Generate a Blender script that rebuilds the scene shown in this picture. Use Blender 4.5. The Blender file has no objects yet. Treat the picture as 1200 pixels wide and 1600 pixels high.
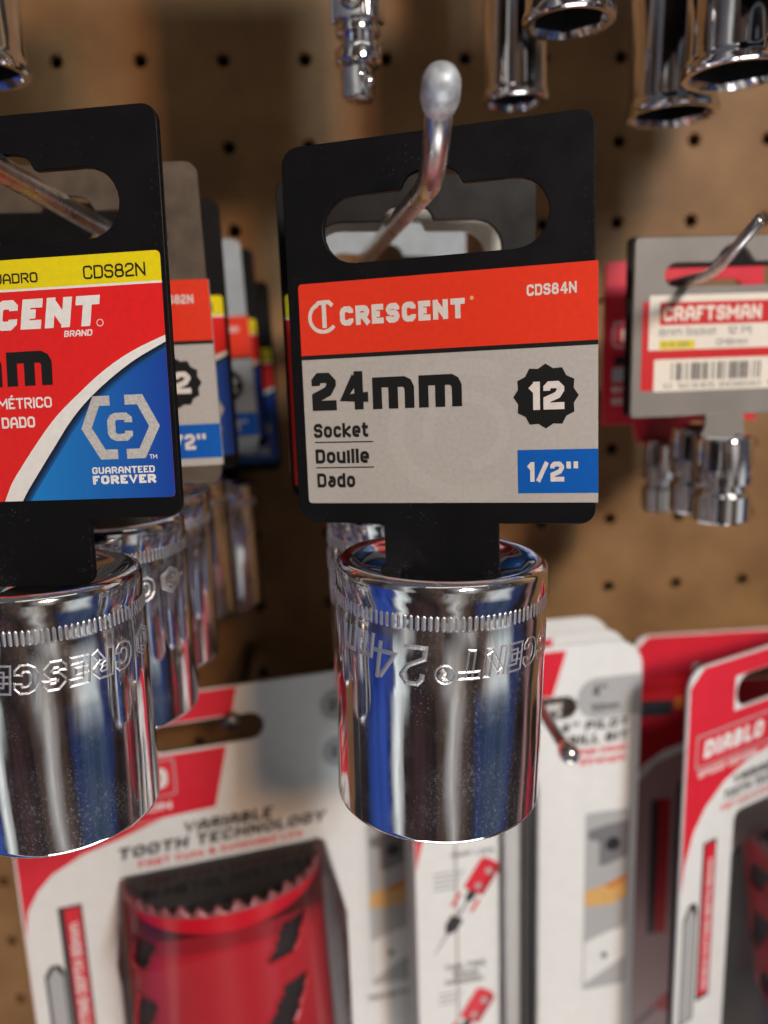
import bpy, bmesh, math, random
from mathutils import Vector, Matrix
random.seed(7)
S = bpy.context.scene
COL = S.collection
R = math.radians
PI = math.pi

# ------------------------------------------------------------------ camera
cd = bpy.data.cameras.new('camera'); cam = bpy.data.objects.new('camera', cd); COL.objects.link(cam)
cam.location = (-0.0493527, -0.2700975, -0.0150704)
cam.rotation_euler = (1.37213723, 0.03304363, -0.07528106)
cd.sensor_fit = 'VERTICAL'; cd.sensor_height = 24.0
cd.lens = 1227.57 / 1600 * 24.0
cd.clip_start = 0.005; cd.clip_end = 20
cd.dof.use_dof = True; cd.dof.focus_distance = 0.121
cd.dof.aperture_fstop = cd.lens / 2.45
S.camera = cam

# ------------------------------------------------------------------ world: the dim shop aisle behind the photographer
w = bpy.data.worlds.new('World'); S.world = w; w.use_nodes = True
nt = w.node_tree; nt.nodes.clear()
def N(t, **k):
    n = nt.nodes.new(t)
    for a, b in k.items(): setattr(n, a, b)
    return n
def MATH(op, a, b=None):
    n = N('ShaderNodeMath', operation=op)
    for i, v in enumerate((a, b)):
        if v is None: continue
        if isinstance(v, (int, float)): n.inputs[i].default_value = v
        else: nt.links.new(v, n.inputs[i])
    return n.outputs[0]
tc = N('ShaderNodeTexCoord'); sp = N('ShaderNodeSeparateXYZ'); nt.links.new(tc.outputs['Generated'], sp.inputs[0])
ny = MATH('MULTIPLY', sp.outputs[1], -1.0)
az = MATH('ARCTAN2', sp.outputs[0], ny)                      # 0 = out of the board towards the aisle, + to the right
wn = N('ShaderNodeTexNoise'); wn.inputs['Scale'].default_value = 2.6; wn.inputs['Detail'].default_value = 3; nt.links.new(tc.outputs['Generated'], wn.inputs[0])
azn = MATH('ADD', MATH('ADD', MATH('DIVIDE', az, 2*PI), 0.5), MATH('MULTIPLY', MATH('SUBTRACT', wn.outputs[0], .5), .055))
cmb = N('ShaderNodeCombineXYZ'); nt.links.new(MATH('MULTIPLY', azn, 60.0), cmb.inputs[0]); nt.links.new(MATH('MULTIPLY', sp.outputs[2], 1.6), cmb.inputs[1])
stk = N('ShaderNodeTexNoise'); stk.inputs['Scale'].default_value = 1.0; stk.inputs['Detail'].default_value = 5; stk.inputs['Roughness'].default_value = .65; nt.links.new(cmb.outputs[0], stk.inputs[0])
streak = N('ShaderNodeMapRange'); streak.inputs['From Min'].default_value = .3; streak.inputs['From Max'].default_value = .7; streak.inputs['To Min'].default_value = .55; streak.inputs['To Max'].default_value = 1.5
nt.links.new(stk.outputs[0], streak.inputs['Value'])
def ramp(stops, fac):
    r = N('ShaderNodeValToRGB'); cr = r.color_ramp; cr.interpolation = 'LINEAR'
    stops = [((a + 180.0)/360.0, c) for a, c in stops]
    cr.elements[0].position = stops[0][0]; cr.elements[0].color = (*stops[0][1], 1)
    cr.elements[1].position = stops[-1][0]; cr.elements[1].color = (*stops[-1][1], 1)
    for p, c in stops[1:-1]:
        e = cr.elements.new(p); e.color = (*c, 1)
    nt.links.new(fac, r.inputs[0]); return r.outputs[0]
DK = (.020, .014, .014); MAR = (.048, .024, .025); BR = (.080, .050, .038); WH = (.72, .76, .72); GR = (.30, .29, .28)
BLU = (.030, .075, .36); NAV = (.018, .030, .095); PNK = (.30, .16, .15)
low = ramp([(-180, DK), (-129, DK), (-126, GR), (-117, WH), (-108, GR), (-104, DK), (-97, DK), (-92, NAV), (-84, (.026, .062, .27)), (-72, (.030, .066, .28)), (-64, (.014, .030, .13)),
            (-61, GR), (-57, WH), (-51, GR), (-48, DK), (-30, MAR), (-14, DK), (-2, BR), (2, (.16, .15, .14)), (9, (.42, .40, .37)), (15, (.22, .20, .19)), (20, BR), (30, DK),
            (35, NAV), (50, (.030, .048, .090)), (64, (.040, .060, .105)), (76, NAV), (82, DK), (98, DK), (104, PNK), (108, DK), (114, PNK), (118, DK), (180, DK)][:32], azn)
high = ramp([(-180, DK), (-129, DK), (-126, GR), (-117, WH), (-108, GR), (-104, DK), (-97, DK), (-93, NAV), (-80, (.018, .04, .2)), (-64, (.03, .06, .28)), (-58, NAV),
             (-56, WH), (-46, (.34, .38, .36)), (-42, DK), (-22, DK), (-10, BR), (-2, GR), (10, (.30, .27, .23)), (20, BR), (30, DK), (36, BR),
             (40, (.46, .42, .38)), (54, (.60, .64, .63)), (66, (.50, .53, .52)), (74, NAV), (90, DK), (100, PNK), (106, DK), (180, DK)], azn)
ef = N('ShaderNodeMapRange'); ef.inputs['From Min'].default_value = -.47; ef.inputs['From Max'].default_value = -.34
nt.links.new(sp.outputs[2], ef.inputs['Value'])
nz = N('ShaderNodeTexNoise'); nz.inputs['Scale'].default_value = 3.0
mp = N('ShaderNodeMapping'); mp.inputs['Scale'].default_value = (3, 3, .5); nt.links.new(tc.outputs['Generated'], mp.inputs[0]); nt.links.new(mp.outputs[0], nz.inputs[0])
mx = N('ShaderNodeMix', data_type='RGBA'); nt.links.new(ef.outputs[0], mx.inputs[0]); nt.links.new(low, mx.inputs[6]); nt.links.new(high, mx.inputs[7])
# what the pieces above eye level mirror: warm brown aisle with pale tubes, little blue
sky_ = ramp([(-180, DK), (-135, (.10, .06, .03)), (-110, BR), (-100, (.30, .22, .14)), (-94, BR), (-74, DK), (-64, (.09, .08, .08)), (-54, (.10, .10, .12)), (-48, GR), (-44, (.55, .52, .46)), (-38, GR), (-34, DK),
              (-10, BR), (2, DK), (20, GR), (26, (.48, .46, .42)), (32, BR), (44, DK), (58, (.04, .045, .07)), (66, (.06, .065, .09)), (74, DK), (92, (.20, .13, .07)), (104, (.42, .26, .11)), (112, BR), (140, DK), (180, DK)], azn)
eu = N('ShaderNodeMapRange'); eu.inputs['From Min'].default_value = -.08; eu.inputs['From Max'].default_value = .10
nt.links.new(sp.outputs[2], eu.inputs['Value'])
mu = N('ShaderNodeMix', data_type='RGBA'); nt.links.new(eu.outputs[0], mu.inputs[0]); nt.links.new(mx.outputs[2], mu.inputs[6]); nt.links.new(sky_, mu.inputs[7]); mx = mu
# ceiling: pale with dim gaps
up = N('ShaderNodeMapRange'); up.inputs['From Min'].default_value = .58; up.inputs['From Max'].default_value = .85
nt.links.new(sp.outputs[2], up.inputs['Value'])
mx2 = N('ShaderNodeMix', data_type='RGBA'); nt.links.new(up.outputs[0], mx2.inputs[0]); nt.links.new(mx.outputs[2], mx2.inputs[6]); mx2.inputs[7].default_value = (.085, .09, .10, 1)
mod = streak.outputs[0]
bgk = N('ShaderNodeBackground'); nt.links.new(mx2.outputs[2], bgk.inputs[0]); nt.links.new(MATH('MULTIPLY', mod, 1.03), bgk.inputs[1])
wo = N('ShaderNodeOutputWorld'); nt.links.new(bgk.outputs[0], wo.inputs[0])

# ------------------------------------------------------------------ lamps
def area(name, loc, target, sx, sy, power, col):
    l = bpy.data.lights.new(name, 'AREA'); l.shape = 'RECTANGLE'; l.size = sx; l.size_y = sy; l.energy = power; l.color = col
    o = bpy.data.objects.new(name, l); COL.objects.link(o); o.location = loc
    o.rotation_euler = (Vector(target) - Vector(loc)).to_track_quat('-Z', 'Y').to_euler()
    return o
area('warm_lamp', (.33, -1.43, .58), (0, 0, 0), .13, .13, 8.8, (1.0, .56, .29))
cw = area('cool_window', (.29, -.97, .44), (.05, 0, -.11), .14, .14, 0.56, (.80, .935, 1.0)); cw.data.spread = R(48)
area('added_low_fill', (.04, -.34, -.86), (-.02, 0, -.12), .60, .32, 2.6, (1.0, .97, .93))  # added fill from below to lighten shaded cards; stands for no real lamp
area('ceiling_tube', (.2, -.75, 1.15), (0, -.05, -.05), 1.3, .10, 1.0, (1.0, .86, .72))

vs = S.view_settings
S.display_settings.display_device = 'sRGB'
vs.view_transform = 'Standard'; vs.look = 'None'; vs.exposure = 0; vs.gamma = 1; vs.use_curve_mapping = False
S.cycles.use_denoising = True
S.cycles.max_bounces = 8; S.cycles.glossy_bounces = 6; S.cycles.transparent_max_bounces = 12
S.cycles.sample_clamp_indirect = 4.0
S.cycles.caustics_reflective = False

# ------------------------------------------------------------------ materials
def lin(c): return tuple((v/255/12.92 if v/255 <= .04045 else ((v/255+.055)/1.055)**2.4) for v in c)
MATS = {}
def mat(name, col, rough=.5, metal=0.0, var=0.0, vscale=300, bump=0.0, bscale=600, dust=0.0, dscale=900, spec=.5, coat=0.0, rvar=0.0, col2=None, smudge=0.0):
    m = bpy.data.materials.new(name); m.use_nodes = True; t = m.node_tree; b = t.nodes['Principled BSDF']
    b.inputs['Base Color'].default_value = (*col, 1); b.inputs['Roughness'].default_value = rough; b.inputs['Metallic'].default_value = metal
    b.inputs['Specular IOR Level'].default_value = spec; b.inputs['Coat Weight'].default_value = coat; b.inputs['Coat Roughness'].default_value = .12
    tcn = t.nodes.new('ShaderNodeTexCoord')
    def noise(s, d=4):
        n = t.nodes.new('ShaderNodeTexNoise'); n.inputs['Scale'].default_value = s; n.inputs['Detail'].default_value = d
        t.links.new(tcn.outputs['Object'], n.inputs[0]); return n
    colout = None
    if var:
        n = noise(vscale); r = t.nodes.new('ShaderNodeValToRGB'); r.color_ramp.elements[0].position = .3; r.color_ramp.elements[1].position = .7
        c2 = col2 or col
        r.color_ramp.elements[0].color = (*[v*(1-var) for v in col], 1); r.color_ramp.elements[1].color = (*[min(1, v*(1+var)) for v in c2], 1)
        t.links.new(n.outputs[0], r.inputs[0]); colout = r.outputs[0]
    if rvar:
        n = noise(vscale*.6 + 60, 6); mr = t.nodes.new('ShaderNodeMapRange'); mr.inputs['From Min'].default_value = .35; mr.inputs['From Max'].default_value = .7
        mr.inputs['To Min'].default_value = rough; mr.inputs['To Max'].default_value = rough + rvar
        t.links.new(n.outputs[0], mr.inputs[0]); t.links.new(mr.outputs[0], b.inputs['Roughness'])
    if dust:
        v = t.nodes.new('ShaderNodeTexVoronoi'); v.inputs['Scale'].default_value = dscale; t.links.new(tcn.outputs['Object'], v.inputs[0])
        n = noise(140, 3)
        lt = t.nodes.new('ShaderNodeMapRange'); lt.inputs['From Min'].default_value = .34; lt.inputs['From Max'].default_value = .14
        t.links.new(v.outputs['Distance'], lt.inputs[0])
        pr = t.nodes.new('ShaderNodeMapRange'); pr.inputs['From Min'].default_value = .52; pr.inputs['From Max'].default_value = .72; t.links.new(n.outputs[0], pr.inputs[0])
        sc = t.nodes.new('ShaderNodeSeparateColor'); t.links.new(v.outputs['Color'], sc.inputs[0])
        gt = t.nodes.new('ShaderNodeMath'); gt.operation = 'GREATER_THAN'; t.links.new(sc.outputs[0], gt.inputs[0]); gt.inputs[1].default_value = .60
        ml = t.nodes.new('ShaderNodeMath'); ml.operation = 'MULTIPLY'; t.links.new(lt.outputs[0], ml.inputs[0]); t.links.new(pr.outputs[0], ml.inputs[1])
        m1 = t.nodes.new('ShaderNodeMath'); m1.operation = 'MULTIPLY'; t.links.new(ml.outputs[0], m1.inputs[0]); t.links.new(gt.outputs[0], m1.inputs[1])
        m2 = t.nodes.new('ShaderNodeMath'); m2.operation = 'MULTIPLY'; t.links.new(m1.outputs[0], m2.inputs[0]); m2.inputs[1].default_value = dust
        db = t.nodes.new('ShaderNodeBsdfDiffuse'); db.inputs[0].default_value = (.55, .56, .58, 1)
        ms = t.nodes.new('ShaderNodeMixShader'); t.links.new(m2.outputs[0], ms.inputs[0]); t.links.new(b.outputs[0], ms.inputs[1]); t.links.new(db.outputs[0], ms.inputs[2])
        t.links.new(ms.outputs[0], t.nodes['Material Output'].inputs[0])
    if smudge:
        old = [l for l in t.links if l.to_node == t.nodes['Material Output']][0].from_socket
        mpn = t.nodes.new('ShaderNodeMapping'); mpn.inputs['Scale'].default_value = (1, 1, .7); t.links.new(tcn.outputs['Object'], mpn.inputs[0])
        a = t.nodes.new('ShaderNodeTexNoise'); a.inputs['Scale'].default_value = 2000; a.inputs['Detail'].default_value = 6; a.inputs['Roughness'].default_value = .75; t.links.new(mpn.outputs[0], a.inputs[0])
        c = noise(95, 4)
        r1 = t.nodes.new('ShaderNodeMapRange'); r1.inputs['From Min'].default_value = .53; r1.inputs['From Max'].default_value = .72; t.links.new(a.outputs[0], r1.inputs[0])
        r2 = t.nodes.new('ShaderNodeMapRange'); r2.inputs['From Min'].default_value = .46; r2.inputs['From Max'].default_value = .70; r2.inputs['To Min'].default_value = .06; t.links.new(c.outputs[0], r2.inputs[0])
        k1 = t.nodes.new('ShaderNodeMath'); k1.operation = 'MULTIPLY'; t.links.new(r1.outputs[0], k1.inputs[0]); t.links.new(r2.outputs[0], k1.inputs[1])
        k2 = t.nodes.new('ShaderNodeMath'); k2.operation = 'MULTIPLY'; t.links.new(k1.outputs[0], k2.inputs[0]); k2.inputs[1].default_value = smudge
        gl = t.nodes.new('ShaderNodeBsdfAnisotropic'); gl.inputs['Color'].default_value = (.8, .82, .85, 1); gl.inputs['Roughness'].default_value = .62
        ms2 = t.nodes.new('ShaderNodeMixShader'); k3 = t.nodes.new('ShaderNodeMath'); k3.operation = 'MULTIPLY_ADD'; t.links.new(r2.outputs[0], k3.inputs[0]); k3.inputs[1].default_value = smudge*.10; t.links.new(k2.outputs[0], k3.inputs[2]); t.links.new(k3.outputs[0], ms2.inputs[0]); t.links.new(old, ms2.inputs[1]); t.links.new(gl.outputs[0], ms2.inputs[2])
        t.links.new(ms2.outputs[0], t.nodes['Material Output'].inputs[0])
    if colout: t.links.new(colout, b.inputs['Base Color'])
    if bump:
        n = noise(bscale, 3); bp = t.nodes.new('ShaderNodeBump'); bp.inputs['Strength'].default_value = bump; bp.inputs['Distance'].default_value = .0004
        t.links.new(n.outputs[0], bp.inputs['Height']); t.links.new(bp.outputs[0], b.inputs['Normal'])
    MATS[name] = m; return m

chrome = mat('polished_chrome', (.80, .80, .83), .045, 1, dust=.30, dscale=2600, bump=.02, bscale=160, rvar=.10, vscale=500, smudge=.36)
chrome_dull = mat('satin_chrome', (.72, .71, .70), .16, 1, bump=.03, bscale=300)
etched = mat('stamped_chrome', (.74, .74, .76), .40, 1, bump=.2, bscale=5000)
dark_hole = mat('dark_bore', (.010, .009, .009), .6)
plastic = mat('black_plastic', (.0048, .0048, .0058), .38, dust=.07, dscale=1900, bump=.05, bscale=2600, rvar=.15, vscale=200, spec=.14)
sheen_taupe = mat('painted_sheen_taupe', (.80, .66, .52), .36, 0, var=.1, vscale=260, bump=.06, bscale=1800)  # black tag plastic; its warm sheen is painted in as pale taupe
sheen_brown = mat('painted_sheen_brown', (.10, .076, .056), .30, var=.25, vscale=260, bump=.06, bscale=1800)  # same black tag plastic, brown reflected light put into the base colour
sheen_pale = mat('painted_sheen_pale', (.36, .40, .43), .3, var=.1, vscale=200)  # same black tag plastic with its pale reflection painted into the colour
gray_plastic = mat('gray_plastic', (.215, .195, .175), .4, var=.08, vscale=120)
red_plastic = mat('red_plastic', (.50, .025, .045), .35)
steel = mat('zinc_wire', (.60, .58, .58), .26, 1, var=.18, vscale=420, bump=.05, bscale=900, rvar=.15)
steel_tip = mat('worn_wire_tip', (.56, .60, .64), .52, .55, var=.30, vscale=700, bump=.15, bscale=900)
dark_wire = mat('dark_wire', (.20, .19, .185), .32, 1)
def paper(name, rgb, var=.05, rough=.42, vs=900, bump=.03): return mat(name, lin(rgb), rough*.85, var=var, vscale=vs, bump=.045, bscale=420)
P_ORG = paper('orange_red_print', (226, 52, 24))
P_GRY = paper('grey_print', (178, 172, 166), .055, vs=1400)
P_GRY2 = paper('pale_grey_print', (182, 176, 170), .05, vs=1400)
P_BLK = paper('black_print', (16, 17, 18))
P_LET = paper('light_lettering', (216, 207, 200))
P_WHT = paper('white_lettering', (232, 232, 230))
P_BLU = paper('blue_print', (0, 88, 176))
P_YEL = paper('yellow_print', (232, 214, 8))
P_RED = paper('red_print', (226, 30, 30))
P_INK = paper('navy_print', (10, 26, 52)); P_INK2 = paper('navy_blue_print', (12, 48, 92)); P_INK3 = paper('mid_blue_print', (16, 78, 140))
P_DBLU = paper('deep_blue_print', (8, 68, 140))
P_SIL = paper('silver_print', (186, 186, 184), .18, vs=2600)
C_WHT = paper('white_card', (226, 228, 228), .03, vs=200)
C_RED = paper('red_card', (214, 38, 56), .06, vs=150)
C_BLK = paper('card_black_ink', (40, 40, 44))
C_GRY = paper('card_grey_ink', (172, 174, 176))
C_MID = paper('card_mid_grey', (118, 118, 122))
C_EDGE = paper('bare_card_edge', (150, 140, 126), .15)
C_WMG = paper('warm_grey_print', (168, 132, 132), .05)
C_SMK = paper('smoky_print', (196, 182, 178), .1)
C_TAN = paper('wood_picture', (212, 168, 104), .15)
C_ORG = paper('orange_wood_picture', (206, 128, 52), .15)
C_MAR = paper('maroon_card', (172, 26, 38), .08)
C_CRED = paper('tag_red', (196, 22, 30), .05)
C_CRM = paper('cream_label', (226, 216, 202), .04)
C_YEL = paper('dull_yellow', (218, 196, 30), .05)
saw_red = mat('red_enamel', lin((205, 24, 44)), .28, coat=.4, bump=.02)
saw_dark = mat('dark_interior', (.030, .024, .028), .5)
saw_teeth = mat('tooth_steel', (.30, .10, .11), .45, .2)

# blue field of the older label: the print itself runs from sky blue to royal blue
def blue_field():
    m = mat('shaded_blue_print', lin((20, 110, 190)), .36, bump=.03, bscale=3000); t = m.node_tree; b = t.nodes['Principled BSDF']
    tcn = t.nodes.new('ShaderNodeTexCoord'); s = t.nodes.new('ShaderNodeSeparateXYZ'); t.links.new(tcn.outputs['Object'], s.inputs[0])
    mr = t.nodes.new('ShaderNodeMapRange'); mr.inputs['From Min'].default_value = .002; mr.inputs['From Max'].default_value = .024
    t.links.new(s.outputs[0], mr.inputs[0])
    r = t.nodes.new('ShaderNodeValToRGB'); r.color_ramp.elements[0].color = (*lin((24, 126, 206)), 1); r.color_ramp.elements[1].color = (*lin((20, 62, 158)), 1)
    t.links.new(mr.outputs[0], r.inputs[0]); t.links.new(r.outputs[0], b.inputs['Base Color'])
    return m
P_BLF = blue_field()

def blister_mat():
    m = bpy.data.materials.new('clear_blister'); m.use_nodes = True; t = m.node_tree; t.nodes.clear()
    o = t.nodes.new('ShaderNodeOutputMaterial'); a = t.nodes.new('ShaderNodeBsdfTransparent'); g = t.nodes.new('ShaderNodeBsdfGlossy')
    a.inputs[0].default_value = (.93, .93, .94, 1); g.inputs['Roughness'].default_value = .12
    f = t.nodes.new('ShaderNodeFresnel'); f.inputs[0].default_value = 1.30
    tcn = t.nodes.new('ShaderNodeTexCoord'); n = t.nodes.new('ShaderNodeTexNoise'); n.inputs['Scale'].default_value = 60; t.links.new(tcn.outputs['Object'], n.inputs[0])
    bp = t.nodes.new('ShaderNodeBump'); bp.inputs['Distance'].default_value = .002; bp.inputs['Strength'].default_value = .3; t.links.new(n.outputs[0], bp.inputs['Height']); t.links.new(bp.outputs[0], g.inputs['Normal'])
    x = t.nodes.new('ShaderNodeMixShader'); t.links.new(f.outputs[0], x.inputs[0]); t.links.new(a.outputs[0], x.inputs[1]); t.links.new(g.outputs[0], x.inputs[2]); hz = t.nodes.new('ShaderNodeBsdfDiffuse'); hz.inputs[0].default_value = (.8, .8, .82, 1); y = t.nodes.new('ShaderNodeMixShader'); y.inputs[0].default_value = .016; t.links.new(x.outputs[0], y.inputs[1]); t.links.new(hz.outputs[0], y.inputs[2]); t.links.new(y.outputs[0], o.inputs[0])
    return m
blister = blister_mat()

def board_mat():
    m = bpy.data.materials.new('hardboard'); m.use_nodes = True; t = m.node_tree; b = t.nodes['Principled BSDF']
    tcn = t.nodes.new('ShaderNodeTexCoord')
    def ns(s, d): 
        n = t.nodes.new('ShaderNodeTexNoise'); n.inputs['Scale'].default_value = s; n.inputs['Detail'].default_value = d; t.links.new(tcn.outputs['Object'], n.inputs[0]); return n.outputs[0]
    r = t.nodes.new('ShaderNodeValToRGB'); r.color_ramp.elements[0].position = .28; r.color_ramp.elements[1].position = .72
    r.color_ramp.elements[0].color = (.120, .054, .017, 1); r.color_ramp.elements[1].color = (.330, .185, .074, 1)
    mx = t.nodes.new('ShaderNodeMix'); mx.inputs[0].default_value = .38; t.links.new(ns(38, 5), mx.inputs[2]); t.links.new(ns(1300, 5), mx.inputs[3])
    t.links.new(mx.outputs[0], r.inputs[0]); t.links.new(r.outputs[0], b.inputs['Base Color'])
    b.inputs['Roughness'].default_value = .55; b.inputs['Specular IOR Level'].default_value = .35
    bp = t.nodes.new('ShaderNodeBump'); bp.inputs['Distance'].default_value = .0003; bp.inputs['Strength'].default_value = .25; t.links.new(ns(900, 4), bp.inputs['Height']); t.links.new(bp.outputs[0], b.inputs['Normal'])
    return m
hardboard = board_mat()

# ------------------------------------------------------------------ object helpers
def link(name, me, parent=None):
    o = bpy.data.objects.new(name, me); COL.objects.link(o)
    if parent: o.parent = parent
    return o
def thing(name, label, cat, loc, rot=(0, 0, 0), group=None):
    o = bpy.data.objects.new(name, None); COL.objects.link(o); o.empty_display_size = .01
    o.location = loc; o.rotation_euler = [R(a) for a in rot]; tag(o, label, cat, group); return o
def tag(o, label, cat, group=None):
    o['label'] = label; o['category'] = cat
    if group: o['group'] = group
    return o
def mesh(name, verts, faces, mats, midx=None, smooth=False):
    me = bpy.data.meshes.new(name); me.from_pydata([tuple(v) for v in verts], [], faces)
    for m in (mats if isinstance(mats, (list, tuple)) else [mats]): me.materials.append(m)
    if midx: me.polygons.foreach_set('material_index', midx)
    if smooth: me.polygons.foreach_set('use_smooth', [True]*len(me.polygons))
    me.update(); return me
mm = .001

def arc(cx, cz, r, a0, a1, n=8, ry=None):
    ry = ry or r
    return [(cx + r*math.cos(R(a0+(a1-a0)*i/n)), cz + ry*math.sin(R(a0+(a1-a0)*i/n))) for i in range(n+1)]
def rrect(x0, z0, x1, z1, r, n=6):
    if not isinstance(r, (list, tuple)): r = [r]*4                  # BL BR TR TL
    p = []
    for (cx, cz, q, a) in ((x0, z0, r[0], 180), (x1, z0, r[1], 270), (x1, z1, r[2], 0), (x0, z1, r[3], 90)):
        sx = 1 if a in (180, 90) else -1; sz = 1 if a in (180, 270) else -1
        if q <= 0: p.append((cx, cz))
        else: p += arc(cx + sx*q, cz + sz*q, q, a, a+90, n)
    return p
def plate(name, outlines, thick, m, bevel=.12):
    """a flat sheet with holes; outlines in mm (x, z), front face at y = 0, thickness towards +y"""
    cu = bpy.data.curves.new(name, 'CURVE'); cu.dimensions = '2D'; cu.fill_mode = 'BOTH'
    b = bevel*mm; cu.extrude = thick*mm/2 - b; cu.bevel_depth = b; cu.bevel_resolution = 1; cu.offset = -b
    for pts in outlines:
        s = cu.splines.new('POLY'); s.points.add(len(pts)-1); s.use_cyclic_u = True
        for q, (x, z) in zip(s.points, pts): q.co = (x*mm, z*mm, 0, 1)
    o = bpy.data.objects.new(name, cu); COL.objects.link(o)
    dg = bpy.context.evaluated_depsgraph_get()
    me = bpy.data.meshes.new_from_object(o.evaluated_get(dg))
    bpy.data.objects.remove(o); bpy.data.curves.remove(cu)
    for v in me.vertices:
        x, z, d = v.co; v.co = (x, thick*mm/2 - d, z)
    me.materials.clear(); me.materials.append(m); me.update()
    return me

def lathe(prof, n=96, mats=None, pm=None, smooth=True, name='lathe', sx=1.0):
    """prof: (r, z) in mm; pm: material index per profile segment"""
    vs_, fs, mi = [], [], []
    for (r, z) in prof:
        for i in range(n):
            a = 2*PI*i/n; vs_.append((r*math.cos(a)*mm, r*math.sin(a)*mm, z*mm))
    for k in range(len(prof)-1):
        for i in range(n):
            j = (i+1) % n
            fs.append((k*n+i, k*n+j, (k+1)*n+j, (k+1)*n+i)); mi.append(pm[k] if pm else 0)
    me = mesh(name, vs_, fs, mats, mi, smooth)
    if smooth: me.set_sharp_from_angle(angle=R(38))
    return me
def tube(name, pts, radii, m, n=16, parent=None):
    """a round bar along pts (metres), one radius per point, closed ends"""
    vs_, fs = [], []
    P = [Vector(p) for p in pts]
    ref = Vector((1, 0, 0))
    for k, p in enumerate(P):
        d = (P[min(k+1, len(P)-1)] - P[max(k-1, 0)]).normalized()
        u = d.cross(ref); 
        if u.length < 1e-4: u = d.cross(Vector((0, 0, 1)))
        u.normalize(); v = d.cross(u)
        for i in range(n):
            a = 2*PI*i/n; vs_.append(p + (u*math.cos(a) + v*math.sin(a))*radii[k])
    for k in range(len(P)-1):
        for i in range(n):
            j = (i+1) % n; fs.append((k*n+i, k*n+j, (k+1)*n+j, (k+1)*n+i))
    fs.append(tuple(range(n))[::-1]); fs.append(tuple((len(P)-1)*n+i for i in range(n)))
    return mesh(name, vs_, fs, m, None, True)
def smooth_path(pts, r=.004, n=5):
    P = [Vector(p) for p in pts]; out = [P[0]]
    for a, b, c in zip(P, P[1:], P[2:]):
        q = min(r, (b-a).length*.45, (c-b).length*.45)
        s = b + (a-b).normalized()*q; e = b + (c-b).normalized()*q
        for i in range(n+1):
            t = i/n; out.append(s*(1-t)**2 + b*2*t*(1-t) + e*t*t)
    out.append(P[-1]); return out

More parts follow.
